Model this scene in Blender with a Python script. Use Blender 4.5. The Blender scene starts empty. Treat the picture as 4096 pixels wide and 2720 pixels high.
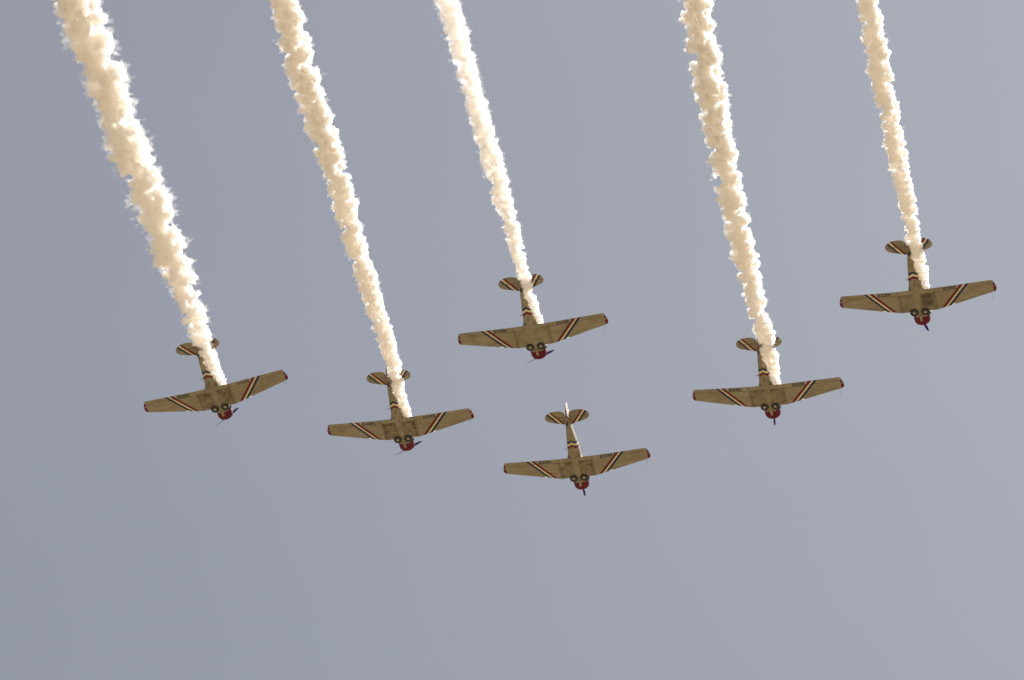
import bpy, bmesh, math, random
from mathutils import Vector, Matrix, Euler
R = math.radians
scn = bpy.context.scene
col = scn.collection

# ------------------------------------------------------------------ camera, sky, sun, exposure
ELEV = R(54)
cam_d = bpy.data.cameras.new('camera')
cam_d.sensor_width = 36.0
cam_d.lens = 123.05
cam_d.clip_start = 0.5
cam_d.clip_end = 60000
cam = bpy.data.objects.new('camera', cam_d)
col.objects.link(cam)
cam.location = (0, 0, 1.7)
cam.rotation_euler = (R(90) + ELEV, 0, 0)
scn.camera = cam
CAM_RIGHT = Vector((1, 0, 0))
CAM_UP = Vector((0, -math.sin(ELEV), math.cos(ELEV)))
CAM_FWD = Vector((0, math.cos(ELEV), math.sin(ELEV)))
SUN_DIR = (0.52 * CAM_RIGHT + 0.36 * CAM_UP + 0.78 * CAM_FWD).normalized()   # towards the sun
SUN_EL = math.asin(SUN_DIR.z)
SUN_AZ = math.atan2(SUN_DIR.x, SUN_DIR.y)                                    # clockwise from +Y

SKY_STRENGTH = 0.10
world = bpy.data.worlds.new('World')
scn.world = world
world.use_nodes = True
wt = world.node_tree
wt.nodes.clear()


def nd(tree, kind, **kw):
    n = tree.nodes.new(kind)
    for k, v in kw.items():
        setattr(n, k, v)
    return n


w_out = nd(wt, 'ShaderNodeOutputWorld')
w_bg = nd(wt, 'ShaderNodeBackground')
w_bg.inputs['Strength'].default_value = SKY_STRENGTH
sky = nd(wt, 'ShaderNodeTexSky', sky_type='NISHITA')
sky.sun_disc = False
sky.sun_elevation = SUN_EL
sky.sun_rotation = SUN_AZ
sky.dust_density = 6.0
sky.air_density = 1.2
sky.ozone_density = 1.0
# thin high overcast: a milky veil over the whole sky, a little brighter towards the sun's side, faint uneven cirrus
tc = nd(wt, 'ShaderNodeTexCoord')
dot = nd(wt, 'ShaderNodeVectorMath', operation='DOT_PRODUCT')
glow = (0.62 * CAM_RIGHT + 0.06 * CAM_UP + 0.78 * CAM_FWD).normalized()   # haze is brightest below the sun
dot.inputs[1].default_value = tuple(glow)
wt.links.new(tc.outputs['Generated'], dot.inputs[0])
rmp = nd(wt, 'ShaderNodeMapRange')
rmp.inputs['From Min'].default_value = 0.62
rmp.inputs['From Max'].default_value = 0.90
wt.links.new(dot.outputs['Value'], rmp.inputs['Value'])
veil = nd(wt, 'ShaderNodeMix', data_type='RGBA')
VEIL_A = (0.176, 0.186, 0.217)
VEIL_B = (0.232, 0.250, 0.288)
veil.inputs[6].default_value = tuple(c / SKY_STRENGTH for c in VEIL_A) + (1,)
veil.inputs[7].default_value = tuple(c / SKY_STRENGTH for c in VEIL_B) + (1,)
cn = nd(wt, 'ShaderNodeTexNoise')
cn.inputs['Scale'].default_value = 5.0
cn.inputs['Detail'].default_value = 4.0
cmp_ = nd(wt, 'ShaderNodeMapping')
cmp_.inputs['Scale'].default_value = (1.0, 2.2, 1.0)
wt.links.new(tc.outputs['Generated'], cmp_.inputs['Vector'])
wt.links.new(cmp_.outputs['Vector'], cn.inputs['Vector'])
ca = nd(wt, 'ShaderNodeMath', operation='MULTIPLY_ADD')
ca.inputs[1].default_value = 0.30
ca.inputs[2].default_value = -0.15
wt.links.new(cn.outputs['Fac'], ca.inputs[0])
cb = nd(wt, 'ShaderNodeMath', operation='ADD')
wt.links.new(rmp.outputs['Result'], cb.inputs[0])
wt.links.new(ca.outputs['Value'], cb.inputs[1])
wt.links.new(cb.outputs['Value'], veil.inputs[0])
vm = nd(wt, 'ShaderNodeMix', data_type='RGBA')
vm.inputs[0].default_value = 0.90
wt.links.new(sky.outputs['Color'], vm.inputs[6])
wt.links.new(veil.outputs[2], vm.inputs[7])
wt.links.new(vm.outputs[2], w_bg.inputs['Color'])
wt.links.new(w_bg.outputs['Background'], w_out.inputs['Surface'])

sun_d = bpy.data.lights.new('sun', 'SUN')
sun_d.energy = 5.0
sun_d.angle = R(0.6)
sun_d.color = (1.0, 0.95, 0.86)
sun = bpy.data.objects.new('sun', sun_d)
col.objects.link(sun)
sun.rotation_euler = (-SUN_DIR).to_track_quat('-Z', 'Y').to_euler()
sun.location = (0, 0, 400)

scn.view_settings.view_transform = 'Standard'
scn.view_settings.look = 'None'
scn.view_settings.exposure = 0.60
scn.view_settings.gamma = 1.0
scn.view_settings.use_curve_mapping = False
scn.render.engine = 'CYCLES'
cy = scn.cycles
cy.max_bounces = 64
cy.volume_bounces = 48
cy.diffuse_bounces = 4
cy.transparent_max_bounces = 64
cy.volume_step_rate = 1.0
cy.volume_max_steps = 1024
cy.use_denoising = True
cy.denoiser = 'OPENIMAGEDENOISE'
cy.sample_clamp_indirect = 8.0


# ------------------------------------------------------------------ materials
def new_mat(name):
    m = bpy.data.materials.new(name)
    m.use_nodes = True
    t = m.node_tree
    b = t.nodes['Principled BSDF']
    return m, t, b


def math_(t, op, a, b=None, c=None, clamp=False):
    n = t.nodes.new('ShaderNodeMath')
    n.operation = op
    n.use_clamp = clamp
    for i, v in enumerate((a, b, c)):
        if v is None:
            continue
        if isinstance(v, (int, float)):
            n.inputs[i].default_value = v
        else:
            t.links.new(v, n.inputs[i])
    return n.outputs[0]


def band(t, s, lo, hi, e=0.006):
    a = t.nodes.new('ShaderNodeMapRange')
    a.interpolation_type = 'SMOOTHSTEP'
    a.inputs['From Min'].default_value = lo - e
    a.inputs['From Max'].default_value = lo + e
    t.links.new(s, a.inputs['Value'])
    b = t.nodes.new('ShaderNodeMapRange')
    b.interpolation_type = 'SMOOTHSTEP'
    b.inputs['From Min'].default_value = hi - e
    b.inputs['From Max'].default_value = hi + e
    t.links.new(s, b.inputs['Value'])
    return math_(t, 'SUBTRACT', a.outputs['Result'], b.outputs['Result'], clamp=True)


def mixc(t, fac, a, b):
    n = t.nodes.new('ShaderNodeMix')
    n.data_type = 'RGBA'
    for i, v in ((0, fac), (6, a), (7, b)):
        if isinstance(v, (int, float)):
            n.inputs[i].default_value = v
        elif isinstance(v, tuple):
            n.inputs[i].default_value = v + (1,)
        else:
            t.links.new(v, n.inputs[i])
    return n.outputs[2]


def noise(t, vec, scale, detail=4, rough=0.55):
    n = t.nodes.new('ShaderNodeTexNoise')
    n.inputs['Scale'].default_value = scale
    n.inputs['Detail'].default_value = detail
    n.inputs['Roughness'].default_value = rough
    t.links.new(vec, n.inputs['Vector'])
    return n.outputs['Fac']


def mapr(t, v, a, b, c=0.0, d=1.0):
    n = t.nodes.new('ShaderNodeMapRange')
    n.inputs['From Min'].default_value = a
    n.inputs['From Max'].default_value = b
    n.inputs['To Min'].default_value = c
    n.inputs['To Max'].default_value = d
    t.links.new(v, n.inputs['Value'])
    return n.outputs['Result']


SILVER = (0.278, 0.240, 0.176)
WHITE = (0.66, 0.595, 0.40)
RED = (0.135, 0.005, 0.022)
BLUE = (0.016, 0.028, 0.085)


def obj_vec(t, sx=1, sy=1, sz=1):
    """object coordinates shifted by the part's own seed, stretched"""
    c = t.nodes.new('ShaderNodeTexCoord').outputs['Object']
    a = t.nodes.new('ShaderNodeAttribute')
    a.attribute_type = 'OBJECT'
    a.attribute_name = 'seed'
    sc = t.nodes.new('ShaderNodeVectorMath')
    sc.operation = 'MULTIPLY_ADD'
    t.links.new(c, sc.inputs[0])
    sc.inputs[1].default_value = (sx, sy, sz)
    t.links.new(a.outputs['Vector'], sc.inputs[2])
    return c, sc.outputs[0]


def dirty(t, fac, c, tint):
    """grime darkens the paint under it (multiplied, so each colour keeps its hue)"""
    n = t.nodes.new('ShaderNodeMix')
    n.data_type = 'RGBA'
    n.blend_type = 'MULTIPLY'
    t.links.new(fac, n.inputs[0])
    if isinstance(c, tuple):
        n.inputs[6].default_value = c + (1,)
    else:
        t.links.new(c, n.inputs[6])
    n.inputs[7].default_value = tint + (1,)
    return n.outputs[2]


def finish(t, b, c, vec, rough=0.45, met=0.0):
    """grime and slight panel unevenness on any painted skin"""
    g = noise(t, vec, 2.2, 6, 0.62)
    g2 = noise(t, vec, 14, 3, 0.6)
    g3 = noise(t, vec, 0.7, 3, 0.6)
    c = dirty(t, mapr(t, g, 0.38, 0.70, 0.0, 0.9), c, (0.74, 0.70, 0.64))
    c = dirty(t, mapr(t, g3, 0.40, 0.62, 0.0, 1.0), c, (0.85, 0.83, 0.79))
    c = dirty(t, mapr(t, g2, 0.60, 0.72, 0.0, 0.8), c, (0.62, 0.52, 0.45))
    t.links.new(c, b.inputs['Base Color'])
    t.links.new(mapr(t, g, 0.3, 0.8, rough, rough + 0.2), b.inputs['Roughness'])
    b.inputs['Metallic'].default_value = met
    b.inputs['Specular IOR Level'].default_value = 0.22
    bu = t.nodes.new('ShaderNodeBump')
    bu.inputs['Strength'].default_value = 0.15
    bu.inputs['Distance'].default_value = 0.01
    t.links.new(g, bu.inputs['Height'])
    t.links.new(bu.outputs['Normal'], b.inputs['Normal'])


def three_bands(t, s, base, r, w, bl):
    c = mixc(t, band(t, s, *w), base, WHITE)
    c = mixc(t, band(t, s, *r), c, RED)
    return mixc(t, band(t, s, *bl), c, BLUE)


def lines(t, coord, positions, half=0.009):
    acc = None
    for p in positions:
        f = band(t, coord, p - half, p + half, 0.004)
        acc = f if acc is None else math_(t, 'MAXIMUM', acc, f)
    return acc


def mat_wing():
    m, t, b = new_mat('wing_paint')
    c0, vec = obj_vec(t, 0.5, 1.6, 1)
    s = t.nodes.new('ShaderNodeSeparateXYZ')
    t.links.new(c0, s.inputs[0])
    ax = math_(t, 'ABSOLUTE', s.outputs['X'])
    q = math_(t, 'MULTIPLY_ADD', s.outputs['Y'], 0.89, ax)
    c = three_bands(t, q, SILVER, (1.70, 1.975), (1.975, 2.17), (2.17, 2.43))
    # faint skin joints: spanwise and rib lines
    l1 = lines(t, ax, (2.35, 3.05, 3.75, 4.45, 5.2, 5.8), 0.006)
    l2 = lines(t, s.outputs['Y'], (-1.05,), 0.006)
    c = mixc(t, math_(t, 'MULTIPLY', math_(t, 'MAXIMUM', l1, l2), 0.22), c, (0.07, 0.06, 0.05))
    # bracket marks near the aileron hinge
    br = math_(t, 'MULTIPLY', band(t, ax, 4.86, 4.90), band(t, s.outputs['Y'], -1.86, -1.52))
    c = mixc(t, math_(t, 'MULTIPLY', br, 0.55), c, (0.06, 0.04, 0.04))
    finish(t, b, c, vec)
    return m


def mat_centre():
    """wing centre section: oil and exhaust stains, riveted stiffener rows"""
    m, t, b = new_mat('stained_wing_paint')
    c0, vec = obj_vec(t, 1.3, 4.0, 1)
    _, vec2 = obj_vec(t, 1.0, 1.0, 1)
    s = t.nodes.new('ShaderNodeSeparateXYZ')
    t.links.new(c0, s.inputs[0])
    ax = math_(t, 'ABSOLUTE', s.outputs['X'])
    d = t.nodes.new('ShaderNodeAttribute')
    d.attribute_type = 'OBJECT'
    d.attribute_name = 'dirt'
    dirt = d.outputs['Fac']
    c = SILVER
    rows = lines(t, s.outputs['Y'], (-0.20, -0.42, -0.64, -0.86, -1.08, -1.30, -1.52), 0.022)
    nz = noise(t, vec, 2.0, 5, 0.65)
    rowf = math_(t, 'MULTIPLY', math_(t, 'MULTIPLY', rows, mapr(t, nz, 0.36, 0.60)), dirt)
    c = mixc(t, math_(t, 'MULTIPLY', rowf, 0.8), c, (0.075, 0.045, 0.026))
    soft = noise(t, vec2, 1.7, 5, 0.6)
    c = mixc(t, math_(t, 'MULTIPLY', mapr(t, soft, 0.36, 0.60, 0, 0.7), dirt), c, (0.13, 0.095, 0.062))
    so = t.nodes.new('ShaderNodeAttribute')
    so.attribute_type = 'OBJECT'
    so.attribute_name = 'soot'
    sx_ = math_(t, 'MULTIPLY', band(t, s.outputs['X'], 0.15, 1.25, 0.15), band(t, s.outputs['Y'], -1.7, -0.55, 0.15))
    c = mixc(t, math_(t, 'MULTIPLY', math_(t, 'MULTIPLY', sx_, mapr(t, soft, 0.25, 0.6, 0.45, 0.85)), so.outputs['Fac']), c, (0.06, 0.045, 0.035))
    # rust-brown patches near the joints and the flap line
    edge = math_(t, 'MAXIMUM', mapr(t, ax, 1.0, 1.42), mapr(t, s.outputs['Y'], -1.25, -1.68))
    pn = noise(t, vec, 1.5, 6, 0.7)
    th = math_(t, 'MULTIPLY_ADD', edge, 0.13, pn)
    patch = math_(t, 'MULTIPLY', mapr(t, th, 0.56, 0.64), dirt)
    c = mixc(t, math_(t, 'MULTIPLY', patch, 0.8), c, (0.10, 0.040, 0.020))
    ml = lines(t, s.outputs['X'], (-0.62, 0.0, 0.62), 0.008)
    c = mixc(t, math_(t, 'MULTIPLY', ml, 0.35), c, (0.07, 0.05, 0.04))
    finish(t, b, c, vec2, 0.42)
    return m


def mat_fuselage():
    m, t, b = new_mat('fuselage_paint')
    c0, vec = obj_vec(t)
    s = t.nodes.new('ShaderNodeSeparateXYZ')
    t.links.new(c0, s.inputs[0])
    ax = math_(t, 'ABSOLUTE', s.outputs['X'])
    zz = math_(t, 'MAXIMUM', math_(t, 'SUBTRACT', s.outputs['Z'], 0.35), 0.0)
    q = math_(t, 'SUBTRACT', s.outputs['Y'], math_(t, 'MULTIPLY', math_(t, 'ADD', ax, math_(t, 'MULTIPLY', zz, 0.5)), 0.74))
    c = three_bands(t, q, SILVER, (-3.57, -3.35), (-3.78, -3.57), (-3.99, -3.78))
    l = lines(t, s.outputs['Y'], (-2.5, -4.6, -5.1), 0.006)
    c = mixc(t, math_(t, 'MULTIPLY', l, 0.35), c, (0.07, 0.05, 0.05))
    d = t.nodes.new('ShaderNodeAttribute')
    d.attribute_type = 'OBJECT'
    d.attribute_name = 'dirt'
    st = noise(t, vec, 2.6, 5, 0.65)
    c = mixc(t, math_(t, 'MULTIPLY', mapr(t, st, 0.48, 0.72, 0, 0.5), d.outputs['Fac']), c, (0.15, 0.10, 0.07))
    finish(t, b, c, vec)
    return m


def mat_tail():
    m, t, b = new_mat('tailplane_paint')
    c0, vec = obj_vec(t)
    s = t.nodes.new('ShaderNodeSeparateXYZ')
    t.links.new(c0, s.inputs[0])
    ax = math_(t, 'ABSOLUTE', s.outputs['X'])
    q = math_(t, 'MULTIPLY_ADD', math_(t, 'ADD', s.outputs['Y'], 5.9), 0.74, ax)
    c = three_bands(t, q, SILVER, (0.83, 1.03), (1.03, 1.24), (1.24, 1.45))
    finish(t, b, c, vec)
    return m


def mat_rudder():
    m, t, b = new_mat('striped_rudder_paint')
    c0, vec = obj_vec(t)
    s = t.nodes.new('ShaderNodeSeparateXYZ')
    t.links.new(c0, s.inputs[0])
    q = math_(t, 'MULTIPLY_ADD', s.outputs['Y'], 0.55, s.outputs['Z'])
    fr = math_(t, 'FRACT', math_(t, 'MULTIPLY', q, 6.2))
    c = mixc(t, band(t, fr, 0.0, 0.5, 0.04), WHITE, RED)
    low = mapr(t, s.outputs['Z'], 0.93, 0.90)
    c = mixc(t, low, c, RED)
    finish(t, b, c, vec)
    return m


def plain(name, color, rough=0.4, met=0.0, grime=True):
    m, t, b = new_mat(name)
    if grime:
        _, vec = obj_vec(t)
        rgb = t.nodes.new('ShaderNodeRGB')
        rgb.outputs[0].default_value = color + (1,)
        finish(t, b, rgb.outputs[0], vec, rough, met)
    else:
        b.inputs['Base Color'].default_value = color + (1,)
        b.inputs['Roughness'].default_value = rough
        b.inputs['Metallic'].default_value = met
    return m


M = dict(
    wing=mat_wing(), centre=mat_centre(), fus=mat_fuselage(), tail=mat_tail(), rudder=mat_rudder(),
    silver=plain('silver_paint', SILVER), white=plain('white_paint', WHITE), red=plain('red_paint', RED, 0.3),
    cowl=plain('cowling_red_paint', (0.130, 0.003, 0.017), 0.45), tip=plain('wing_tip_crimson', (0.125, 0.003, 0.038), 0.45), blue=plain('blue_paint', BLUE, 0.4, 0, False),
    ink=plain('lettering_navy_paint', (0.007, 0.009, 0.035), 0.6, 0, False), dark=plain('dark_metal', (0.035, 0.03, 0.045), 0.5, 0.3, False), seam=plain('seam_dark_metal', (0.07, 0.055, 0.05), 0.6, 0, False),  # seam: plain dark grey for joint strips, hinge fillers, belly vent, trim rods
    rubber=plain('tyre_rubber', (0.018, 0.018, 0.022), 0.75, 0, False), rim=plain('rim_grey_paint', (0.04, 0.04, 0.045), 0.5, 0.2, False),
    ring=plain('rim_edge_metal', (0.10, 0.095, 0.095), 0.4, 0.5, False), star=plain('star_cream_paint', (0.50, 0.44, 0.25), 0.45, 0, False),
    prop=plain('propeller_blue_black', (0.045, 0.018, 0.26), 0.45, 0, False), pale=plain('pale_fairing_paint', (0.30, 0.26, 0.185), 0.4),
)


def mat_glass():
    m, t, b = new_mat('canopy_glass')
    b.inputs['Base Color'].default_value = (0.8, 0.85, 0.88, 1)
    b.inputs['Roughness'].default_value = 0.03
    b.inputs['Transmission Weight'].default_value = 1.0
    b.inputs['IOR'].default_value = 1.1
    return m


def mat_lens():
    m, t, b = new_mat('landing_light_lens')
    b.inputs['Base Color'].default_value = (0.92, 0.92, 0.90, 1)
    b.inputs['Roughness'].default_value = 0.25
    tr = t.nodes.new('ShaderNodeBsdfTranslucent')
    tr.inputs['Color'].default_value = (0.95, 0.95, 0.92, 1)
    mx = t.nodes.new('ShaderNodeMixShader')
    mx.inputs[0].default_value = 0.65
    out = t.nodes['Material Output']
    t.links.new(b.outputs[0], mx.inputs[1])
    t.links.new(tr.outputs[0], mx.inputs[2])
    t.links.new(mx.outputs[0], out.inputs['Surface'])
    return m


M['glass'] = mat_glass()
M['lens'] = mat_lens()


# ------------------------------------------------------------------ mesh helpers (all parts share the aeroplane's own frame)
def link(name, bm, mat, parent=None, smooth=True, mats=None):
    bmesh.ops.remove_doubles(bm, verts=bm.verts, dist=1e-5)
    bmesh.ops.recalc_face_normals(bm, faces=bm.faces)
    me = bpy.data.meshes.new(name)
    bm.to_mesh(me)
    bm.free()
    for p in me.polygons:
        p.use_smooth = smooth
    for mm in (mats or [mat]):
        me.materials.append(mm)
    if smooth:
        me.set_sharp_from_angle(angle=R(40))
    o = bpy.data.objects.new(name, me)
    col.objects.link(o)
    o.parent = parent
    return o


def loft(bm, rings, cap=True, closed=True):
    vs = [[bm.verts.new(p) for p in r] for r in rings]
    n = len(rings[0])
    for a, b in zip(vs[:-1], vs[1:]):
        for i in range(n if closed else n - 1):
            j = (i + 1) % n
            try:
                bm.faces.new((a[i], a[j], b[j], b[i]))
            except ValueError:
                pass
    if cap:
        bm.faces.new(vs[0][::-1])
        bm.faces.new(vs[-1])
    return vs


def box(bm, c, s, rot=None):
    mt = Matrix.Translation(c)
    if rot is not None:
        mt = mt @ rot
    r = bmesh.ops.create_cube(bm, size=1.0, matrix=mt @ Matrix.Diagonal((s[0], s[1], s[2], 1)))
    return r['verts']


def tube(bm, a, b, r0, r1, n=10):
    a, b = Vector(a), Vector(b)
    q = (b - a).to_track_quat('Z', 'Y')
    rings = []
    for p, r in ((a, r0), (b, r1)):
        rings.append([p + q @ Vector((r * math.cos(2 * math.pi * i / n), r * math.sin(2 * math.pi * i / n), 0)) for i in range(n)])
    loft(bm, rings)


def lathe(bm, prof, n=32, axis='Z', c=(0, 0, 0)):
    """prof: (radius, height) pairs"""
    rings = []
    for r, h in prof:
        ring = []
        for i in range(n):
            a = 2 * math.pi * i / n
            u, v = r * math.cos(a), r * math.sin(a)
            p = (u, v, h) if axis == 'Z' else (u, h, v)
            ring.append(Vector(p) + Vector(c))
        rings.append(ring)
    loft(bm, rings)


# ---- wing shape
DIH = 0.105


def w_le(x):
    x = abs(x)
    return 0.0 if x < 1.5 else -(x - 1.5) * 0.182


def w_te(x):
    x = abs(x)
    return -2.19 if x < 1.5 else -2.19 + (x - 1.5) * 0.034


def w_hinge(x):
    x = abs(x)
    return -1.76 if x < 1.5 else -1.76 + (x - 1.5) * 0.010


def w_thick(x):
    x = abs(x)
    return 0.33 if x < 1.5 else 0.33 - (x - 1.5) * 0.041


def w_z(x):
    return max(0.0, abs(x) - 1.5) * DIH


def w_low(x, y, le=None, te=None, T=None):
    le = w_le(x) if le is None else le
    te = w_te(x) if te is None else te
    T = w_thick(x) if T is None else T
    t = min(1, max(0, (le - y) / (le - te)))
    u = min(1.0, t / 0.16)
    return w_z(x) + 0.32 * T * (1 - math.sqrt(max(0, u * (2 - u)))) + max(0, t - 0.6) * 0.03


def w_up(x, y, le=None, te=None, T=None):
    le = w_le(x) if le is None else le
    te = w_te(x) if te is None else te
    T = w_thick(x) if T is None else T
    t = min(1, max(0, (le - y) / (le - te)))
    if t < 0.33:
        u = t / 0.33
        h = 0.32 + 0.68 * math.sqrt(max(0, u * (2 - u)))
    else:
        u = (t - 0.33) / 0.67
        h = 1.0 - 0.90 * u ** 1.35
    return w_z(x) + T * h + 0.0


def w_ring(x, y0, y1, n=12, le=None, te=None, T=None):
    """section loop between front y0 and rear y1"""
    ys = []
    for i in range(n + 1):
        f = i / n
        ys.append(y0 + (y1 - y0) * (f * f if y0 > (w_le(x) if le is None else le) - 0.02 else f))
    up = [Vector((x, y, max(w_up(x, y, le, te, T), w_low(x, y, le, te, T) + 0.012))) for y in ys]
    lo = [Vector((x, y, w_low(x, y, le, te, T))) for y in ys]
    return up[::-1] + lo[1:] if abs(up[0].z - lo[0].z) < 0.013 and y0 > (w_le(x) if le is None else le) - 0.001 else up[::-1] + lo


def frange(a, b, n):
    return [a + (b - a) * i / n for i in range(n + 1)]


def wing_piece(name, x0, x1, f0, f1, mat, parent, n=10, m=12):
    bm = bmesh.new()
    loft(bm, [w_ring(x, f0(x), f1(x), m) for x in frange(x0, x1, n)])
    return link(name, bm, mat, parent)


def naca_plate(outline_front, outline_rear, xs, zc, thick, mat, name, parent):
    """thin symmetric surface (tailplane): per station front and rear y"""
    bm = bmesh.new()
    rings = []
    for x in xs:
        a, b = outline_front(x), outline_rear(x)
        T = thick(x)
        ys = [a + (b - a) * (i / 8) for i in range(9)]
        pr = [math.sin(math.pi * min(1, (i / 8) ** 0.6)) for i in range(9)]
        up = [Vector((x, y, zc + 0.5 * T * max(p, 0.12))) for y, p in zip(ys, pr)]
        lo = [Vector((x, y, zc - 0.5 * T * max(p, 0.12))) for y, p in zip(ys, pr)]
        rings.append(up[::-1] + lo)
    loft(bm, rings)
    return link(name, bm, mat, parent)


def lerp_tab(tab, x):
    if x <= tab[0][0]:
        return tab[0][1]
    for (a, va), (b, vb) in zip(tab[:-1], tab[1:]):
        if x <= b:
            return va + (vb - va) * (x - a) / (b - a)
    return tab[-1][1]


# ---- lettering strokes (letter tops point to the nose, read towards -x when seen from below)
def strokes(ch):
    W, H, t = 0.190, 0.240, 0.058
    c = 0.035    # corner cut
    L = {
        'G': [((0, 0, t, H)), ((0, H - t, W, H)), ((0, 0, W, t)), ((W - t, 0, W, H * 0.55)), ((W * 0.5, H * 0.55 - t, W, H * 0.55))],
        'E': [((0, 0, t, H)), ((0, H - t, W, H)), ((0, 0, W, t)), ((0, H * 0.5 - t / 2, W * 0.9, H * 0.5 + t / 2))],
        'I': [((0, 0, t, H))],
        'C': [((0, 0, t, H)), ((0, H - t, W, H)), ((0, 0, W, t))],
        'O': [((0, 0, t, H)), ((W - t, 0, W, H)), ((0, H - t, W, H)), ((0, 0, W, t))],
    }
    adv = {'I': 0.052}.get(ch, W)
    return L[ch], adv


def make_lettering(side, parent):
    bm = bmesh.new()
    # +x wing text runs from x=3.22 to 2.12, -x wing from -2.13 to -3.22
    x = 3.24 if side > 0 else -2.12
    for ch in 'GEICO':
        sts, adv = strokes(ch)
        for k, (a, b, c, d) in enumerate(sts):
            pts = [(a, b), (c, b), (c, d), (a, d)]
            up = 0.004 + 0.0008 * k
            vb, vt = [], []
            for (u, v) in pts:
                X = x - u
                Y = -2.065 + v + (abs(X) - 2.1) * 0.012
                Z = w_low(X, Y)
                vb.append(bm.verts.new((X, Y, Z - up)))
                vt.append(bm.verts.new((X, Y, Z + 0.01)))
            bm.faces.new(vb)
            bm.faces.new(vt[::-1])
            for i in range(4):
                j = (i + 1) % 4
                bm.faces.new((vb[i], vt[i], vt[j], vb[j]))
        x -= adv + 0.055
    me = bpy.data.meshes.new('lettering')
    bmesh.ops.recalc_face_normals(bm, faces=bm.faces)
    bm.to_mesh(me)
    bm.free()
    me.materials.append(M['ink'])
    o = bpy.data.objects.new('lettering', me)
    col.objects.link(o)
    o.parent = parent
    return o


# ---- fuselage rings
FUS = [  # y, half width, z bottom, z top
    (0.68, 0.60, 0.12, 1.33), (0.35, 0.60, 0.03, 1.36), (-0.1, 0.60, -0.03, 1.38), (-0.6, 0.60, -0.045, 1.38), (-1.3, 0.60, -0.045, 1.38),
    (-2.0, 0.575, -0.035, 1.38), (-2.2, 0.565, -0.02, 1.37), (-2.65, 0.53, 0.0, 1.35), (-3.2, 0.475, 0.035, 1.32), (-3.77, 0.41, 0.09, 1.28),
    (-4.3, 0.345, 0.16, 1.24), (-4.89, 0.275, 0.25, 1.20), (-5.4, 0.205, 0.35, 1.16), (-5.85, 0.13, 0.47, 1.12), (-6.05, 0.07, 0.58, 1.08)]


def super_ring(y, hw, zb, zt, n=36, p=2.5):
    zc, hh = (zb + zt) / 2, (zt - zb) / 2
    out = []
    for i in range(n):
        a = 2 * math.pi * i / n
        c, s = math.cos(a), math.sin(a)
        out.append(Vector((hw * math.copysign(abs(c) ** (2 / p), c), y, zc + hh * math.copysign(abs(s) ** (2 / p), s))))
    return out


STAB_F = [(0.0, -5.05), (0.30, -5.08), (0.9, -5.26), (1.45, -5.42), (1.70, -5.53), (1.82, -5.66), (1.90, -5.80), (1.945, -5.895)]
STAB_R = [(0.14, -6.02), (0.20, -6.22), (0.30, -6.40), (0.48, -6.52), (0.75, -6.575), (1.05, -6.575), (1.38, -6.51), (1.62, -6.40), (1.78, -6.28), (1.89, -6.12), (1.945, -5.94)]
HUB = Vector((0, 1.60, 0.76))


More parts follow.
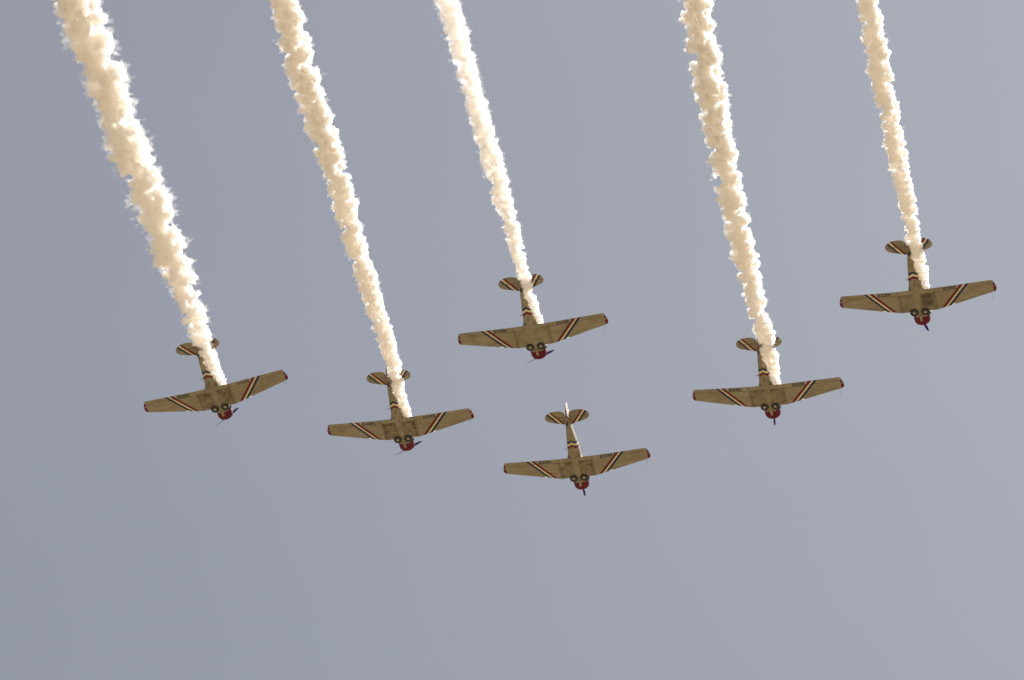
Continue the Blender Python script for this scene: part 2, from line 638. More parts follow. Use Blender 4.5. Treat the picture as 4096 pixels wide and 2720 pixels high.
def build_aeroplane():
    root = bpy.data.objects.new('aeroplane', None)
    root.empty_display_size = 1.0
    col.objects.link(root)
    # fuselage
    bm = bmesh.new()
    loft(bm, [super_ring(*f) for f in FUS])
    fus = link('fuselage', bm, M['fus'], root)
    # wing-root fillets behind the trailing edge
    for s in (1, -1):
        bm = bmesh.new()
        a = [Vector((s * 0.54, -1.9, 0.02)), Vector((s * 0.70, -2.10, 0.035)), Vector((s * 0.60, -2.19, 0.05)), Vector((s * 0.545, -2.38, 0.10)), Vector((s * 0.52, -2.5, 0.14))]
        b = [p + Vector((-s * 0.02, 0, 0.10)) for p in a]
        loft(bm, [a, b])
        link('wing_fillet', bm, M['silver'], fus)
    # belly rivet cover, footstep, drain marks
    bm = bmesh.new()
    box(bm, (-0.03, -2.72, -0.002), (0.09, 0.16, 0.03))
    link('belly_vent', bm, M['seam'], fus)
    bm = bmesh.new()
    tube(bm, (-0.46, -3.13, 0.22), (-0.62, -3.22, 0.16), 0.022, 0.018)
    tube(bm, (-0.62, -3.22, 0.16), (-0.62, -3.10, 0.16), 0.018, 0.018)
    link('footstep', bm, M['red'], fus)
    # air scoop under the nose
    bm = bmesh.new()
    v = box(bm, (0, 0.66, 0.045), (0.20, 0.56, 0.14))
    bmesh.ops.bevel(bm, geom=bm.edges[:], offset=0.02, segments=2, affect='EDGES')
    link('air_scoop', bm, M['pale'], fus)
    # centre section
    ctr = wing_piece('wing_centre_section', -1.495, 1.495, w_le, w_hinge, M['centre'], root, 6, 14)
    wing_piece('flap', -1.49, 1.49, lambda x: w_hinge(x) - 0.03, w_te, M['silver'], ctr, 4, 5)
    bm = bmesh.new()   # dark hinge gap
    loft(bm, [[Vector((x, w_hinge(x) + 0.005, w_low(x, w_hinge(x)) + 0.012)), Vector((x, w_hinge(x) - 0.035, w_low(x, w_hinge(x)) + 0.012)),
               Vector((x, w_hinge(x) - 0.035, w_up(x, w_hinge(x)) - 0.02)), Vector((x, w_hinge(x) + 0.005, w_up(x, w_hinge(x)) - 0.02))] for x in (-1.485, 0, 1.485)])
    link('hinge_gap', bm, M['seam'], ctr, False)
    for s in (1, -1):
        for xx, wd, mt, up in ((1.50, 0.036, 'seam', 0.010), (1.450, 0.052, 'pale', 0.018), (1.405, 0.034, 'seam', 0.008)):
            bm = bmesh.new()
            rings = []
            for y in frange(-0.03 if xx > 1.46 else -0.06, -2.18 if xx > 1.49 else -1.74, 12):
                z = w_low(s * xx, y) - up
                rings.append([Vector((s * (xx - wd / 2), y, z)), Vector((s * (xx + wd / 2), y, z)), Vector((s * (xx + wd / 2), y, z + up + 0.02)), Vector((s * (xx - wd / 2), y, z + up + 0.02))])
            loft(bm, rings)
            link('joint_strip' if mt == 'pale' else 'seam', bm, M[mt], ctr, False)
    # belly fairing: a long teardrop blister
    bm = bmesh.new()
    rings = []
    for i in range(13):
        f = i / 12
        y = -0.30 - 1.35 * f
        w = 0.135 * math.sin(math.pi * min(1, f ** 0.7)) + 0.01
        cx = 0.06 - 0.05 * f
        rings.append([Vector((cx + w * math.cos(a), y, -0.045 - 0.45 * w * abs(math.sin(a)) * (1 if math.sin(a) < 0 else -0.3))) for a in [2 * math.pi * k / 12 for k in range(12)]])
    loft(bm, rings)
    link('belly_fairing', bm, M['pale'], ctr)
    # outer wings
    for s in (1, -1):
        bm = bmesh.new()
        xs = [1.51, 1.8, 2.1, 2.4, 2.695, 2.70, 2.96, 2.965, 3.3, 3.7, 4.1, 4.5, 4.9, 5.3, 5.7, 6.0, 6.19]
        rings = []
        for x in xs:     # a notch in the leading edge holds the landing light
            y0 = w_le(x) - (0.12 if 2.699 < x < 2.961 else 0.0)
            y1 = w_hinge(x)
            ys = [y0 + (y1 - y0) * (i / 14) ** 2 for i in range(15)]
            rings.append([Vector((s * x, y, max(w_up(x, y), w_low(x, y) + 0.002))) for y in ys][::-1] + [Vector((s * x, y, w_low(x, y))) for y in ys])
        loft(bm, rings)
        w = link('wing', bm, M['wing'], root)
        wing_piece('flap', s * 1.512, s * 3.30, lambda x: w_hinge(x) - 0.03, w_te, M['wing'], w, 5, 5)
        wing_piece('aileron', s * 3.325, s * 6.17, lambda x: w_hinge(x) - 0.03, w_te, M['wing'], w, 8, 5)
        bm = bmesh.new()
        loft(bm, [[Vector((x, w_hinge(x) + 0.005, w_low(x, w_hinge(x)) + 0.010)), Vector((x, w_hinge(x) - 0.035, w_low(x, w_hinge(x)) + 0.010)),
                   Vector((x, w_hinge(x) - 0.035, w_up(x, w_hinge(x)) - 0.015)), Vector((x, w_hinge(x) + 0.005, w_up(x, w_hinge(x)) - 0.015))] for x in (s * 1.515, s * 3.8, s * 6.17)])
        link('hinge_gap', bm, M['seam'], w, False)
        # tip cap
        tf = [(6.19, -0.855), (6.27, -0.885), (6.33, -0.925), (6.38, -0.99), (6.41, -1.06), (6.43, -1.17)]
        tr = [(6.19, -2.03), (6.24, -1.93), (6.30, -1.77), (6.36, -1.60), (6.41, -1.42), (6.43, -1.25)]
        bm = bmesh.new()
        rings = []
        for x in (6.19, 6.22, 6.26, 6.30, 6.34, 6.38, 6.41, 6.43):
            a, b2 = lerp_tab(tf, x), lerp_tab(tr, x)
            k = 1 - ((x - 6.19) / 0.25) ** 2 * 0.75
            rings.append(w_ring(s * x, a, b2, 10, a, b2, 0.137 * k))
        loft(bm, rings)
        tip = link('wing_tip', bm, M['tip'], w)
        bm = bmesh.new()
        rings = []
        for x in (6.205, 6.30, 6.40):
            z = w_z(x) - 0.004
            rings.append([Vector((s * x, -1.445, z)), Vector((s * x, -1.405, z)), Vector((s * x, -1.405, z + 0.03)), Vector((s * x, -1.445, z + 0.03))])
        loft(bm, rings)
        link('tip_stripe', bm, M['white'], tip, False)
        bm = bmesh.new()
        lathe(bm, [(0.004, -0.03), (0.024, -0.018), (0.028, 0.0), (0.024, 0.018), (0.004, 0.03)], 10, 'Z', (s * 6.44, -1.43, 0.55))
        link('navigation_light', bm, M['dark'] if s > 0 else M['red'], tip)
        # landing light lens in the leading edge
        bm = bmesh.new()
        rings = []
        for x in frange(2.705, 2.955, 4):
            le = w_le(x) + 0.006
            rings.append(w_ring(s * x, le, le - 0.115, 8, le, w_te(x), w_thick(x)))
        rings = [[p + Vector((0, 0, -0.003)) for p in r] for r in rings]
        loft(bm, rings)
        link('landing_light', bm, M['lens'], w)
        make_lettering(s, w)
        if s > 0:
            bm = bmesh.new()
            z = w_z(5.99) + 0.06
            tube(bm, (5.99, -0.80, z), (5.99, -0.12, z - 0.03), 0.011, 0.007, 8)
            link('pitot_tube', bm, M['dark'], w)
    # tailplane
    for s in (1, -1):
        xs = [0.06, 0.2, 0.4, 0.65, 0.9, 1.15, 1.4, 1.6, 1.72, 1.82, 1.89, 1.93]
        st = naca_plate(lambda x: lerp_tab(STAB_F, abs(x)), lambda x: -5.895, [s * x for x in xs], 0.97, lambda x: 0.11 - abs(x) * 0.03, M['tail'], 'tailplane', root)
        xs = [0.145, 0.17, 0.22, 0.30, 0.42, 0.6, 0.85, 1.1, 1.38, 1.6, 1.72, 1.82, 1.89, 1.93]
        el = naca_plate(lambda x: -5.918, lambda x: lerp_tab(STAB_R, abs(x)), [s * x for x in xs], 0.97, lambda x: 0.075 - abs(x) * 0.015, M['tail'], 'elevator', st)
        bm = bmesh.new()
        box(bm, (s * 0.97, -5.906, 0.97), (1.6, 0.03, 0.03))
        link('hinge_gap', bm, M['seam'], st, False)
        bm = bmesh.new()
        tube(bm, (s * 1.62, -5.93, 0.925), (s * 1.66, -6.05, 0.93), 0.012, 0.010, 6)
        link('trim_rod', bm, M['seam'], el)
        bm = bmesh.new()
        tube(bm, (s * 0.70, -6.20, 0.93), (s * 0.70, -6.42, 0.945), 0.010, 0.010, 6)
        link('trim_rod', bm, M['seam'], el)
    # fin and rudder
    def vplate(name, outline, t, mat, parent):
        bm = bmesh.new()
        rings = []
        cy_ = sum(p[0] for p in outline) / len(outline)
        cz_ = sum(p[1] for p in outline) / len(outline)
        for x, k in ((-t * 0.5, 0.93), (-t * 0.28, 1.0), (t * 0.28, 1.0), (t * 0.5, 0.93)):
            rings.append([Vector((x, cy_ + (y - cy_) * k, cz_ + (z - cz_) * k)) for y, z in outline])
        loft(bm, rings)
        return link(name, bm, mat, parent)
    fin = vplate('fin', [(-4.95, 1.12), (-5.25, 1.36), (-5.55, 1.70), (-5.75, 1.90), (-5.94, 1.99), (-5.98, 1.99), (-5.98, 1.0), (-5.4, 1.0)], 0.10, M['silver'], root)
    vplate('rudder', [(-6.0, 2.00), (-6.0, 0.62), (-6.12, 0.55), (-6.35, 0.60), (-6.62, 0.80), (-6.78, 1.05), (-6.82, 1.35), (-6.80, 1.65), (-6.70, 1.92), (-6.55, 2.06), (-6.35, 2.12), (-6.15, 2.09)], 0.09, M['rudder'], fin)
    # canopy: glass greenhouse with frames
    bm = bmesh.new()
    cs = [(0.0, 0.30, 1.30), (-0.45, 0.36, 1.76), (-1.2, 0.38, 1.84), (-2.3, 0.37, 1.82), (-3.0, 0.30, 1.62), (-3.5, 0.18, 1.34)]
    rings = [[Vector((hw * math.cos(a), y, 1.25 + (zt - 1.25) * math.sin(a) ** 0.7)) for a in [math.pi * k / 10 for k in range(11)]] for y, hw, zt in cs]
    loft(bm, rings, cap=False, closed=False)
    can = link('canopy', bm, M['glass'], root)
    for y, hw, zt in cs[1:5]:
        bm = bmesh.new()
        rr = []
        for k in range(11):
            a = math.pi * k / 10
            p = Vector((hw * math.cos(a), y, 1.25 + (zt - 1.25) * math.sin(a) ** 0.7))
            rr.append([p + Vector((0, -0.02, 0)), p + Vector((0, 0.02, 0)), p + Vector((math.cos(a) * 0.02, 0.02, math.sin(a) * 0.02)), p + Vector((math.cos(a) * 0.02, -0.02, math.sin(a) * 0.02))])
        loft(bm, rr)
        link('canopy_frame', bm, M['silver'], can, False)
    # radio mast and step seen past the flank
    bm = bmesh.new()
    tube(bm, (0.56, -2.45, 0.45), (0.76, -2.50, 0.42), 0.014, 0.012, 6)
    tube(bm, (0.76, -2.50, 0.42), (0.76, -2.80, 0.46), 0.014, 0.012, 6)
    tube(bm, (0.53, -2.75, 0.47), (0.76, -2.80, 0.46), 0.012, 0.010, 6)
    link('boarding_handle', bm, M['dark'], fus)
    # cowling ring, open at the front
    cc = (0, 0, 0.73)
    bm = bmesh.new()
    lathe(bm, [(0.575, 0.62), (0.655, 0.64), (0.668, 0.90), (0.668, 1.12), (0.650, 1.28), (0.600, 1.40), (0.520, 1.475), (0.455, 1.49), (0.425, 1.45), (0.44, 1.2), (0.50, 0.9), (0.50, 0.66), (0.575, 0.62)], 48, 'Y', cc)
    cowl = link('cowling', bm, M['cowl'], root)
    bm = bmesh.new()
    lathe(bm, [(0.56, 0.575), (0.632, 0.58), (0.636, 0.625), (0.56, 0.63)], 48, 'Y', cc)
    link('cowl_gap', bm, M['dark'], cowl)
    bm = bmesh.new()
    lathe(bm, [(0.05, 0.70), (0.48, 0.70), (0.48, 0.78), (0.22, 0.84), (0.20, 1.10), (0.16, 1.30), (0.10, 1.42), (0.05, 1.45)], 24, 'Y', cc)
    for i in range(9):
        a = 2 * math.pi * i / 9 + 0.2
        d = Vector((math.cos(a), 0, math.sin(a)))
        tube(bm, Vector((0, 1.0, 0.73)) + d * 0.15, Vector((0, 1.0, 0.73)) + d * 0.43, 0.085, 0.095, 10)
    link('engine', bm, M['dark'], cowl)
    bm = bmesh.new()
    v = box(bm, (0, 0.80, 0.045), (0.19, 0.30, 0.09))
    bmesh.ops.bevel(bm, geom=bm.edges[:], offset=0.02, segments=2, affect='EDGES')
    link('chin_intake', bm, M['pale'], cowl)
    # exhaust stack on the starboard side
    bm = bmesh.new()
    tube(bm, (0.58, 0.62, 0.40), (0.74, 0.46, 0.36), 0.075, 0.08, 14)
    tube(bm, (0.74, 0.46, 0.36), (0.80, 0.20, 0.36), 0.08, 0.085, 14)
    link('exhaust_pipe', bm, M['dark'], root)
    # main wheels, folded flat into the wing with their lower faces showing
    for s in (1, -1):
        c = (s * 0.455, 0.0, 0.02)
        bm = bmesh.new()
        lathe(bm, [(0.17, -0.02), (0.175, -0.105), (0.21, -0.135), (0.27, -0.145), (0.32, -0.125), (0.345, -0.07), (0.348, 0.0), (0.33, 0.07), (0.27, 0.10), (0.17, 0.09)], 40, 'Z', c)
        ty = link('wheel', bm, M['rubber'], root)
        bm = bmesh.new()
        lathe(bm, [(0.004, -0.095), (0.145, -0.095), (0.15, -0.07), (0.17, -0.04), (0.17, 0.05), (0.004, 0.05)], 32, 'Z', c)
        link('rim', bm, M['rim'], ty)
        bm = bmesh.new()
        lathe(bm, [(0.150, -0.100), (0.152, -0.116), (0.168, -0.122), (0.178, -0.112), (0.178, -0.09), (0.150, -0.09), (0.150, -0.100)], 32, 'Z', c)
        link('rim_ring', bm, M['ring'], ty)
        bm = bmesh.new()
        vb, vt = [], []
        for k in range(10):
            a = math.pi / 2 + k * math.pi / 5 + 0.12
            r = 0.125 if k % 2 == 0 else 0.048
            vb.append(bm.verts.new((c[0] + r * math.cos(a), c[1] + r * math.sin(a), c[2] - 0.112)))
            vt.append(bm.verts.new((c[0] + r * math.cos(a), c[1] + r * math.sin(a), c[2] - 0.09)))
        cb_ = bm.verts.new((c[0], c[1], c[2] - 0.122))
        for k in range(10):
            j = (k + 1) % 10
            bm.faces.new((vb[k], vb[j], cb_))
            bm.faces.new((vb[k], vt[k], vt[j], vb[j]))
        bm.faces.new(vt)
        link('star', bm, M['star'], ty, False)
    # tail wheel
    bm = bmesh.new()
    lathe(bm, [(0.03, -0.05), (0.09, -0.055), (0.135, -0.04), (0.15, 0.0), (0.135, 0.04), (0.09, 0.055), (0.03, 0.05)], 24, 'Z', (0, 0, 0))
    bmesh.ops.rotate(bm, verts=bm.verts, matrix=Matrix.Rotation(R(90), 3, 'Y'))
    bmesh.ops.translate(bm, verts=bm.verts, vec=(0, -5.62, 0.12))
    tw = link('tail_wheel', bm, M['rubber'], root)
    bm = bmesh.new()
    for s in (1, -1):
        tube(bm, (s * 0.07, -5.62, 0.12), (s * 0.05, -5.72, 0.34), 0.018, 0.024, 8)
    tube(bm, (0, -5.72, 0.32), (0, -5.74, 0.52), 0.05, 0.06, 10)
    tube(bm, (0, -5.85, 0.50), (0, -6.05, 0.66), 0.035, 0.03, 8)
    link('fork', bm, M['dark'], tw)
    # propeller, pivoting about its hub
    pr = bpy.data.objects.new('propeller', None)
    col.objects.link(pr)
    pr.parent = root
    pr.location = HUB
    bm = bmesh.new()
    lathe(bm, [(0.01, 0.20), (0.05, 0.18), (0.075, 0.10), (0.085, 0.03), (0.10, -0.05), (0.10, -0.18), (0.01, -0.20)], 20, 'Y')
    link('hub', bm, M['dark'], pr)
    for s in (1, -1):
        bm = bmesh.new()
        rings = []
        for k in range(15):
            f = k / 14
            r = 0.08 + 1.29 * f
            ch = 0.10 + 0.13 * math.sin(math.pi * min(1, f * 0.95 + 0.05)) if f < 0.93 else 0.14 * math.sqrt(max(0.02, 1 - ((f - 0.93) / 0.07) ** 2))
            th = 0.06 * (1 - f) + 0.014
            tw_ = R(52 - 30 * f)
            ring = []
            for q in range(10):
                a = 2 * math.pi * q / 10
                u, v = ch / 2 * math.cos(a), th / 2 * math.sin(a)
                # blade chord turns about the span (x) axis; the plane of rotation is x-z
                ring.append(Vector((s * r, u * math.sin(tw_) + v * math.cos(tw_), s * (-u * math.cos(tw_)) + s * v * math.sin(tw_))))
            rings.append(ring)
        loft(bm, rings)
        link('blade', bm, M['prop'], pr)
    return root


def kids(o):
    return [c for c in bpy.data.objects if c.parent == o]


CHILD = {}


def index_children(o):
    CHILD[o.name] = kids(o)
    for c in CHILD[o.name]:
        index_children(c)


def copy_tree(o, parent=None):
    c = o.copy()
    col.objects.link(c)
    c.parent = parent
    made = [c]
    for ch in CHILD[o.name]:
        made += copy_tree(ch, c)
    return made


def all_tree(o):
    out = [o]
    for c in CHILD[o.name]:
        out += all_tree(c)
    return out


# ------------------------------------------------------------------ ground: dry grass airfield reaching the horizon
bm = bmesh.new()
N = 24
S = 20000
gv = [[bm.verts.new((-S + 2 * S * i / N, -S + 2 * S * j / N, 0)) for j in range(N + 1)] for i in range(N + 1)]
for i in range(N):
    for j in range(N):
        bm.faces.new((gv[i][j], gv[i + 1][j], gv[i + 1][j + 1], gv[i][j + 1]))
gm, gt, gb = new_mat('dry_grass_field')
gc = gt.nodes.new('ShaderNodeTexCoord').outputs['Object']
g1 = noise(gt, gc, 0.004, 6, 0.6)
g2 = noise(gt, gc, 0.9, 5, 0.7)
gcol = mixc(gt, mapr(gt, g1, 0.35, 0.65), (0.325, 0.268, 0.176), (0.282, 0.235, 0.152))
gcol = mixc(gt, mapr(gt, g2, 0.4, 0.7, 0, 0.35), gcol, (0.21, 0.165, 0.095))
gt.links.new(gcol, gb.inputs['Base Color'])
gb.inputs['Roughness'].default_value = 0.95
ground = link('ground', bm, gm, None, False)
ground['kind'] = 'structure'

# ------------------------------------------------------------------ the six aeroplanes
PLANES = [
    dict(loc=(5.769, 186.845, 238.679), R=[[0.9784, 0.19251, 0.07537], [-0.19349, 0.98108, 0.0059], [-0.07281, -0.02035, 0.99714]], prop=-78, dirt=0.8, seed=3.1,
         label='aeroplane flying without smoke, lowest of the six, striped rudder showing above its tail'),
    dict(loc=(-24.76, 179.203, 238.563), R=[[0.95778, 0.28703, 0.01665], [-0.28713, 0.95788, 0.00364], [-0.0149, -0.00827, 0.99985]], prop=46, dirt=1.0, seed=11.7,
         label='leftmost aeroplane, banked most steeply, brown stained belly, towing the widest smoke trail'),
    dict(loc=(-9.286, 182.255, 238.197), R=[[0.97398, 0.20886, 0.088], [-0.20969, 0.97777, 0.00013], [-0.08601, -0.01858, 0.99612]], prop=37, dirt=1.0, seed=27.3,
         label='smoking aeroplane second from the left, rust patches on its belly, propeller blades out sideways'),
    dict(loc=(1.974, 172.594, 238.325), R=[[0.97276, 0.21962, 0.07423], [-0.22144, 0.97503, 0.01707], [-0.06862, -0.03304, 0.9971]], prop=32, dirt=0.12, seed=40.9,
         label='clean bellied aeroplane in the middle of the formation, directly above the one without smoke'),
    dict(loc=(21.625, 176.947, 235.77), R=[[0.96752, 0.2114, 0.13862], [-0.21184, 0.97723, -0.01177], [-0.13796, -0.01798, 0.99028]], prop=-82, dirt=0.7, seed=56.2,
         label='smoking aeroplane second from the right, one propeller blade pointing straight down, lightly stained belly'),
    dict(loc=(33.279, 165.993, 234.053), R=[[0.9657, 0.22408, 0.13121], [-0.22577, 0.97418, -0.00204], [-0.12828, -0.02766, 0.99135]], prop=-69, dirt=0.5, seed=72.5,
         label='rightmost and highest aeroplane, sooty dark patch on its belly, towing the narrow right-hand smoke trail'),
]
proto = build_aeroplane()
index_children(proto)
for k, P in enumerate(PLANES):
    objs = all_tree(proto) if k == 0 else copy_tree(proto)
    P['objs'] = objs
for k, P in enumerate(PLANES):
    objs = P['objs']
    root = objs[0]
    m = Matrix(P['R']).to_4x4()
    m.translation = P['loc']
    root.matrix_world = m
    root['label'] = P['label']
    root['category'] = 'aeroplane'
    root['group'] = 'display aeroplanes flying in formation'
    for o in objs[1:]:
        o['seed'] = P['seed']
        o['dirt'] = P['dirt']
        o['soot'] = 1.0 if 'sooty' in P['label'] else 0.0
        if o.name.startswith('propeller'):
            o.rotation_euler = (0, R(-P['prop']), 0)
# the clean-bellied aeroplane carries no belly fairing
for o in PLANES[3]['objs']:
    if o.name.startswith('belly_fairing'):
        bpy.data.objects.remove(o)
        break

# ------------------------------------------------------------------ smoke
SMOKE = {
    1: ((-23.96, 179.2, 238.93), [(0.0, (-24.61, 177.2, 239.19), 0.444), (2.89, (-25.36, 174.4, 238.88), 0.673), (4.52, (-25.71, 172.82, 238.71), 0.754), (6.92, (-26.15, 170.49, 238.45), 0.875), (14.27, (-27.75, 163.36, 237.67), 1.209), (21.41, (-29.35, 156.44, 236.91), 1.31), (26.65, (-30.67, 151.36, 236.35), 1.444), (31.3, (-31.36, 146.85, 235.86), 1.438), (36.47, (-32.59, 141.83, 235.31), 1.41), (41.43, (-33.54, 137.03, 234.78), 1.49)]),
    2: ((-8.47, 182.31, 238.51), [(0.0, (-8.93, 180.25, 238.79), 0.447), (1.26, (-9.12, 179.03, 238.65), 0.498), (2.93, (-9.59, 177.41, 238.48), 0.549), (6.22, (-9.98, 174.21, 238.13), 0.703), (10.65, (-10.9, 169.92, 237.66), 0.81), (17.98, (-12.4, 162.81, 236.88), 0.94), (25.1, (-13.66, 155.91, 236.12), 1.005), (31.96, (-14.99, 149.26, 235.39), 1.117), (38.6, (-16.48, 142.81, 234.68), 1.216), (45.04, (-17.51, 136.57, 234.0), 1.121)]),
    3: ((2.79, 172.65, 238.64), [(0.0, (2.25, 170.42, 238.96), 0.396), (1.6, (1.81, 168.87, 238.79), 0.457), (3.2, (1.43, 167.32, 238.62), 0.487), (4.39, (1.16, 166.17, 238.5), 0.537), (5.96, (0.78, 164.64, 238.33), 0.566), (7.85, (0.41, 162.81, 238.13), 0.635), (11.68, (-0.37, 159.1, 237.72), 0.792), (20.94, (-2.27, 150.12, 236.74), 0.875), (27.62, (-3.64, 143.64, 236.03), 0.9), (34.1, (-5.01, 137.36, 235.34), 0.915)]),
    4: ((22.46, 177.0, 236.04), [(0.0, (22.11, 174.92, 236.3), 0.439), (0.91, (21.9, 174.04, 236.21), 0.48), (2.53, (21.55, 172.46, 236.03), 0.623), (4.15, (21.24, 170.9, 235.86), 0.683), (6.69, (20.53, 168.43, 235.59), 0.782), (13.95, (18.93, 161.39, 234.82), 0.972), (21.01, (17.41, 154.55, 234.07), 1.075), (27.81, (16.15, 147.95, 233.35), 1.146), (34.4, (14.97, 141.57, 232.65), 1.235), (40.78, (13.82, 135.38, 231.97), 1.092)]),
    5: ((34.11, 166.04, 234.33), [(0.0, (33.58, 163.81, 234.63), 0.386), (1.55, (33.19, 162.3, 234.47), 0.476), (3.09, (32.83, 160.81, 234.31), 0.545), (4.24, (32.53, 159.7, 234.18), 0.584), (5.21, (32.23, 158.75, 234.08), 0.623), (9.88, (31.28, 154.22, 233.58), 0.755), (16.67, (29.71, 147.64, 232.86), 0.841), (23.24, (28.24, 141.27, 232.16), 0.866), (29.61, (26.95, 135.09, 231.49), 0.853)]),
}


def mat_smoke(name, dens, tint, aniso, skin, thin=None):
    """smoke body: scattering inside the billows, plus a faint skin where droplets are thickest"""
    m = bpy.data.materials.new(name)
    m.use_nodes = True
    t = m.node_tree
    t.nodes.clear()
    out = t.nodes.new('ShaderNodeOutputMaterial')
    pv = t.nodes.new('ShaderNodeVolumePrincipled')
    pv.inputs['Color'].default_value = tint + (1,)
    pv.inputs['Density'].default_value = dens
    pv.inputs['Anisotropy'].default_value = aniso
    t.links.new(pv.outputs[0], out.inputs['Volume'])
    tr = t.nodes.new('ShaderNodeBsdfTransparent')
    df = t.nodes.new('ShaderNodeBsdfTranslucent')
    df.inputs['Color'].default_value = (0.98, 0.965, 0.94, 1)
    d2 = t.nodes.new('ShaderNodeBsdfDiffuse')
    d2.inputs['Color'].default_value = (0.96, 0.935, 0.89, 1)
    m2 = t.nodes.new('ShaderNodeMixShader')
    m2.inputs[0].default_value = 0.5
    t.links.new(df.outputs[0], m2.inputs[1])
    t.links.new(d2.outputs[0], m2.inputs[2])
    mx = t.nodes.new('ShaderNodeMixShader')
    mx.inputs[0].default_value = skin
    t.links.new(tr.outputs[0], mx.inputs[1])
    t.links.new(m2.outputs[0], mx.inputs[2])
    t.links.new(mx.outputs[0], out.inputs['Surface'])
    if thin:      # the smoke thins as the trail widens with age: (from x, to x, end density)
        sx = t.nodes.new('ShaderNodeSeparateXYZ')
        t.links.new(t.nodes.new('ShaderNodeTexCoord').outputs['Object'], sx.inputs[0])
        t.links.new(mapr(t, sx.outputs['X'], thin[0], thin[1], dens, thin[2]), pv.inputs['Density'])
    else:
        m.cycles.homogeneous_volume = True
    return m


def puff_group(name, voxel, thresh, rough, mat, seed):
    """points with a radius each -> joined billowing body"""
    g = bpy.data.node_groups.new(name, 'GeometryNodeTree')
    g.interface.new_socket('Geometry', in_out='INPUT', socket_type='NodeSocketGeometry')
    g.interface.new_socket('Geometry', in_out='OUTPUT', socket_type='NodeSocketGeometry')
    N_ = g.nodes.new
    gi, go = N_('NodeGroupInput'), N_('NodeGroupOutput')
    at = N_('GeometryNodeInputNamedAttribute')
    at.data_type = 'FLOAT'
    at.inputs['Name'].default_value = 'radius'
    mp = N_('GeometryNodeMeshToPoints')
    g.links.new(gi.outputs[0], mp.inputs['Mesh'])
    g.links.new(at.outputs[0], mp.inputs['Radius'])
    rd = N_('GeometryNodeInputRadius')
    pv = N_('GeometryNodePointsToVolume')
    pv.resolution_mode = 'VOXEL_SIZE'
    pv.inputs['Voxel Size'].default_value = voxel
    g.links.new(mp.outputs[0], pv.inputs['Points'])
    g.links.new(rd.outputs[0], pv.inputs['Radius'])
    vm_ = N_('GeometryNodeVolumeToMesh')
    vm_.resolution_mode = 'GRID'
    vm_.inputs['Threshold'].default_value = thresh
    vm_.inputs['Adaptivity'].default_value = 0.0
    g.links.new(pv.outputs[0], vm_.inputs['Volume'])
    # turbulent warp of the skin
    pos = N_('GeometryNodeInputPosition').outputs[0]
    sc_ = N_('ShaderNodeVectorMath')
    sc_.operation = 'ADD'
    g.links.new(pos, sc_.inputs[0])
    sc_.inputs[1].default_value = (seed, seed * 0.7, -seed)
    off = None
    for scale, amp, det in ((0.9, 0.20 * rough, 2), (2.6, 0.09 * rough, 2), (6.5, 0.05 * rough, 1)):
        wn = N_('ShaderNodeTexNoise')
        wn.inputs['Scale'].default_value = scale
        wn.inputs['Detail'].default_value = det
        g.links.new(sc_.outputs[0], wn.inputs['Vector'])
        v1 = N_('ShaderNodeVectorMath')
        v1.operation = 'SUBTRACT'
        g.links.new(wn.outputs['Color'], v1.inputs[0])
        v1.inputs[1].default_value = (0.5, 0.5, 0.5)
        v2 = N_('ShaderNodeVectorMath')
        v2.operation = 'SCALE'
        g.links.new(v1.outputs[0], v2.inputs[0])
        v2.inputs['Scale'].default_value = amp * 2
        if off is None:
            off = v2.outputs[0]
        else:
            v3 = N_('ShaderNodeVectorMath')
            v3.operation = 'ADD'
            g.links.new(off, v3.inputs[0])
            g.links.new(v2.outputs[0], v3.inputs[1])
            off = v3.outputs[0]
    # less warp close to the exhaust
    sx = N_('ShaderNodeSeparateXYZ')
    g.links.new(pos, sx.inputs[0])
    v4 = N_('ShaderNodeVectorMath')
    v4.operation = 'SCALE'
    g.links.new(off, v4.inputs[0])
    g.links.new(mapr(g, sx.outputs['X'], 0.5, 14.0, 0.15, 1.0), v4.inputs['Scale'])
    sp = N_('GeometryNodeSetPosition')
    g.links.new(vm_.outputs[0], sp.inputs['Geometry'])
    g.links.new(v4.outputs[0], sp.inputs['Offset'])
    ss = N_('GeometryNodeSetShadeSmooth')
    g.links.new(sp.outputs[0], ss.inputs[0])
    sm = N_('GeometryNodeSetMaterial')
    sm.inputs['Material'].default_value = mat
    g.links.new(ss.outputs[0], sm.inputs['Geometry'])
    g.links.new(sm.outputs[0], go.inputs[0])
    return g


def point_object(name, pts, group, mat, parent=None):
    me = bpy.data.meshes.new(name)
    me.from_pydata([tuple(p) for p, r in pts], [], [])
    a = me.attributes.new('radius', 'FLOAT', 'POINT')
    a.data.foreach_set('value', [r for p, r in pts])
    me.materials.append(mat)
    o = bpy.data.objects.new(name, me)
    col.objects.link(o)
    o.parent = parent
    md = o.modifiers.new('billows', 'NODES')
    md.node_group = group
    return o


def rdir(rnd):
    while True:
        v = Vector((rnd.uniform(-1, 1), rnd.uniform(-1, 1), rnd.uniform(-1, 1)))
        if 0.05 < v.length < 1:
            return v.normalized()


SMOKE_LABEL = {
    1: 'widest smoke trail, soft and frayed, rising from the leftmost aeroplane',
    2: 'dense billowing smoke trail rising from the second aeroplane from the left',
    3: 'thin soft smoke trail with hazy edges rising from the middle aeroplane',
    4: 'thick lumpy smoke trail with brownish folds rising from the second aeroplane from the right',
    5: 'narrow smoke trail rising from the rightmost and highest aeroplane',
}
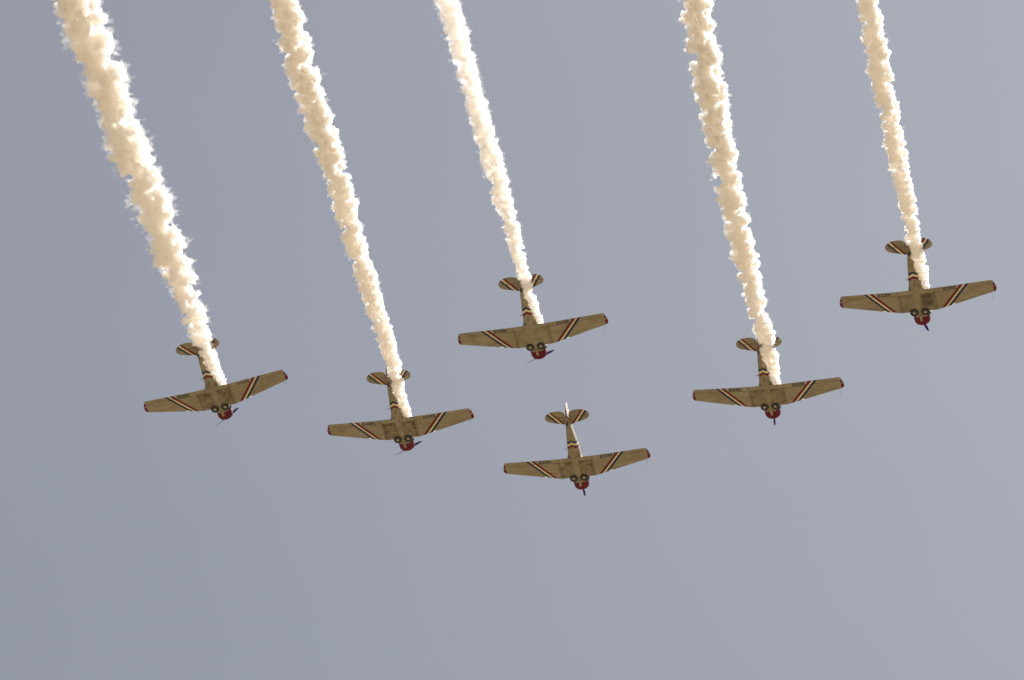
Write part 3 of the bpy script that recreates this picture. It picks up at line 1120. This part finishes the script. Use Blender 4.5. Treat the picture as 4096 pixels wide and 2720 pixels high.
# lumpiness, density, skin warp, wisps
SMOKE_SET = {1: (1.1, 9.0, 0.8, 1.8), 2: (1.0, 17.0, 0.7, 0.9), 3: (1.0, 13.0, 0.7, 2.0), 4: (1.0, 17.0, 0.8, 0.9), 5: (1.0, 18.0, 0.7, 1.0)}
VOXEL = 0.082
SKIN = 0.08
TINT = (0.999, 0.993, 0.987)
for k, (start, rows) in SMOKE.items():
    rnd = random.Random(100 + k)
    pts = [Vector(start)] + [Vector(p) for _, p, _ in rows]
    rad = [0.12] + [r * {1: 1.13, 3: 1.05}.get(k, 1.05) for _, _, r in rows]
    dirv = (pts[-1] - pts[-3]).normalized()
    pts.append(pts[-1] + dirv * 9.0)      # goes on beyond the frame
    rad.append(rad[-1] * 1.03)
    A, B = pts[0], pts[-1]
    q = (B - A).normalized().to_track_quat('X', 'Z')
    qi = q.inverted()
    loc = [qi @ (p - A) for p in pts]
    lumpy, dens, warp, wisp = SMOKE_SET[k]
    ty = [(p.x, p.y) for p in loc]
    tz = [(p.x, p.z) for p in loc]
    tr_ = [(p.x, r) for p, r in zip(loc, rad)]

    def centre(x):
        # smooth the polyline by averaging
        return Vector((x, sum(lerp_tab(ty, x + d) for d in (-1.4, -0.7, 0, 0.7, 1.4)) / 5 if x > 1.5 else lerp_tab(ty, x),
                       sum(lerp_tab(tz, x + d) for d in (-1.4, -0.7, 0, 0.7, 1.4)) / 5 if x > 1.5 else lerp_tab(tz, x)))
    soft = k in (1, 3)
    body, haze_, veil_ = [], [], []
    x = 0.0
    L = loc[-1].x
    ph = rnd.uniform(0, 6)
    while x < L:
        r = lerp_tab(tr_, x)
        c = centre(x)
        r *= 1.0 + (0.0 if soft else 0.10) * max(0.0, 1 - abs(x - 6) / 6)
        g = min(1.0, 0.25 + x / 10)
        body.append((c, r * 0.42))
        for _ in range(2 if k == 1 else 3):
            a = rnd.uniform(0, 2 * math.pi)
            swell = 1 + 0.08 * lumpy * math.sin(x / r * 0.9 + ph + 2 * math.cos(a)) * g
            d = r * rnd.uniform(0.42, 0.58) * swell
            p1 = c + Vector((rnd.uniform(-0.2, 0.2) * r, d * math.cos(a), d * math.sin(a)))
            r1 = r * (rnd.uniform(0.26, 0.42) if k == 1 else rnd.uniform(0.20, 0.34))
            body.append((p1, r1))
            out1 = (p1 - c)
            out1.x = 0
            out1 = out1.normalized() if out1.length > 1e-3 else rdir(rnd)
            for _ in range(7):
                d2 = (rdir(rnd) + out1 * 0.7).normalized()
                r2 = r * (0.09 + 0.15 * rnd.random() ** 1.5) * (0.7 + 0.3 * lumpy)
                p2 = p1 + d2 * (r1 + r2 * rnd.uniform(-0.1, 0.55))
                body.append((p2, r2))
                haze_.append((p2 + d2 * r * 0.04, r2 + r * {1: 0.05, 3: 0.09}.get(k, 0.07) * g))
                for _ in range(4):
                    d3 = (rdir(rnd) + d2 * 0.9).normalized()
                    r3 = max(0.062, r2 * rnd.uniform(0.28, 0.5))
                    p3 = p2 + d3 * (r2 + r3 * rnd.uniform(-0.1, 0.4))
                    body.append((p3, r3))
                    if rnd.random() < (0.32 if soft else 0.14) * g:
                        o_ = (d3 + out1 * 0.8 + rdir(rnd) * 0.5).normalized()
                        q_ = p3 + o_ * r * rnd.uniform(0.02, 0.22 if soft else 0.12)
                        for s_ in range(rnd.randint(2, 6 if soft else 4)):
                            veil_.append((q_, r * rnd.uniform(0.09, 0.17) * (1 - 0.11 * s_)))
                            q_ = q_ + (o_ + rdir(rnd) * 0.6) * r * 0.075
            if rnd.random() < 0.22 * wisp * g:      # a torn-off shred
                d2 = (out1 + rdir(rnd) * 0.4).normalized()
                p = c + d2 * r * rnd.uniform(1.0, 1.1)
                for s in range(rnd.randint(3, 7)):
                    haze_.append((p, r * rnd.uniform(0.05, 0.11)))
                    p = p + (d2 * 0.6 + rdir(rnd) * 0.7 + Vector((0.3, 0, 0))) * r * 0.09
        x += r * rnd.uniform(0.18, 0.34)
    mb_ = mat_smoke('oil_smoke', dens, TINT, 0.65, {1: 0.09, 3: 0.06}.get(k, SKIN), {1: (3.0, 14.0, 11.5), 3: (8.0, 30.0, 6.5)}.get(k))
    mw = mat_smoke('thin_smoke', 0.7 if soft else 1.6, TINT, 0.65, 0.004)
    mv = mat_smoke('frayed_smoke', 0.6 if soft else 1.0, TINT, 0.65, 0.004)
    o = point_object('smoke_trail', body, puff_group('billow_nodes', VOXEL * (0.80 if k in (3, 5) else 1.0), 0.35, warp, mb_, 13.7 * k), mb_)
    o.location = A
    o.rotation_mode = 'QUATERNION'
    o.rotation_quaternion = q
    w = point_object('wisps', haze_, puff_group('wisp_nodes', VOXEL * 1.8, 0.3, warp * 1.1, mw, 13.7 * k), mw, o)
    o['label'] = SMOKE_LABEL[k]
    o['category'] = 'smoke trail'
    o['kind'] = 'thing'
    o['group'] = 'smoke trails behind the aeroplanes'
    w['kind'] = 'stuff'
    w = point_object('frayed_edge', veil_, puff_group('frayed_nodes', VOXEL * 1.25, 0.3, warp * 0.7, mv, 13.7 * k + 5), mv, o)
    w['kind'] = 'stuff'
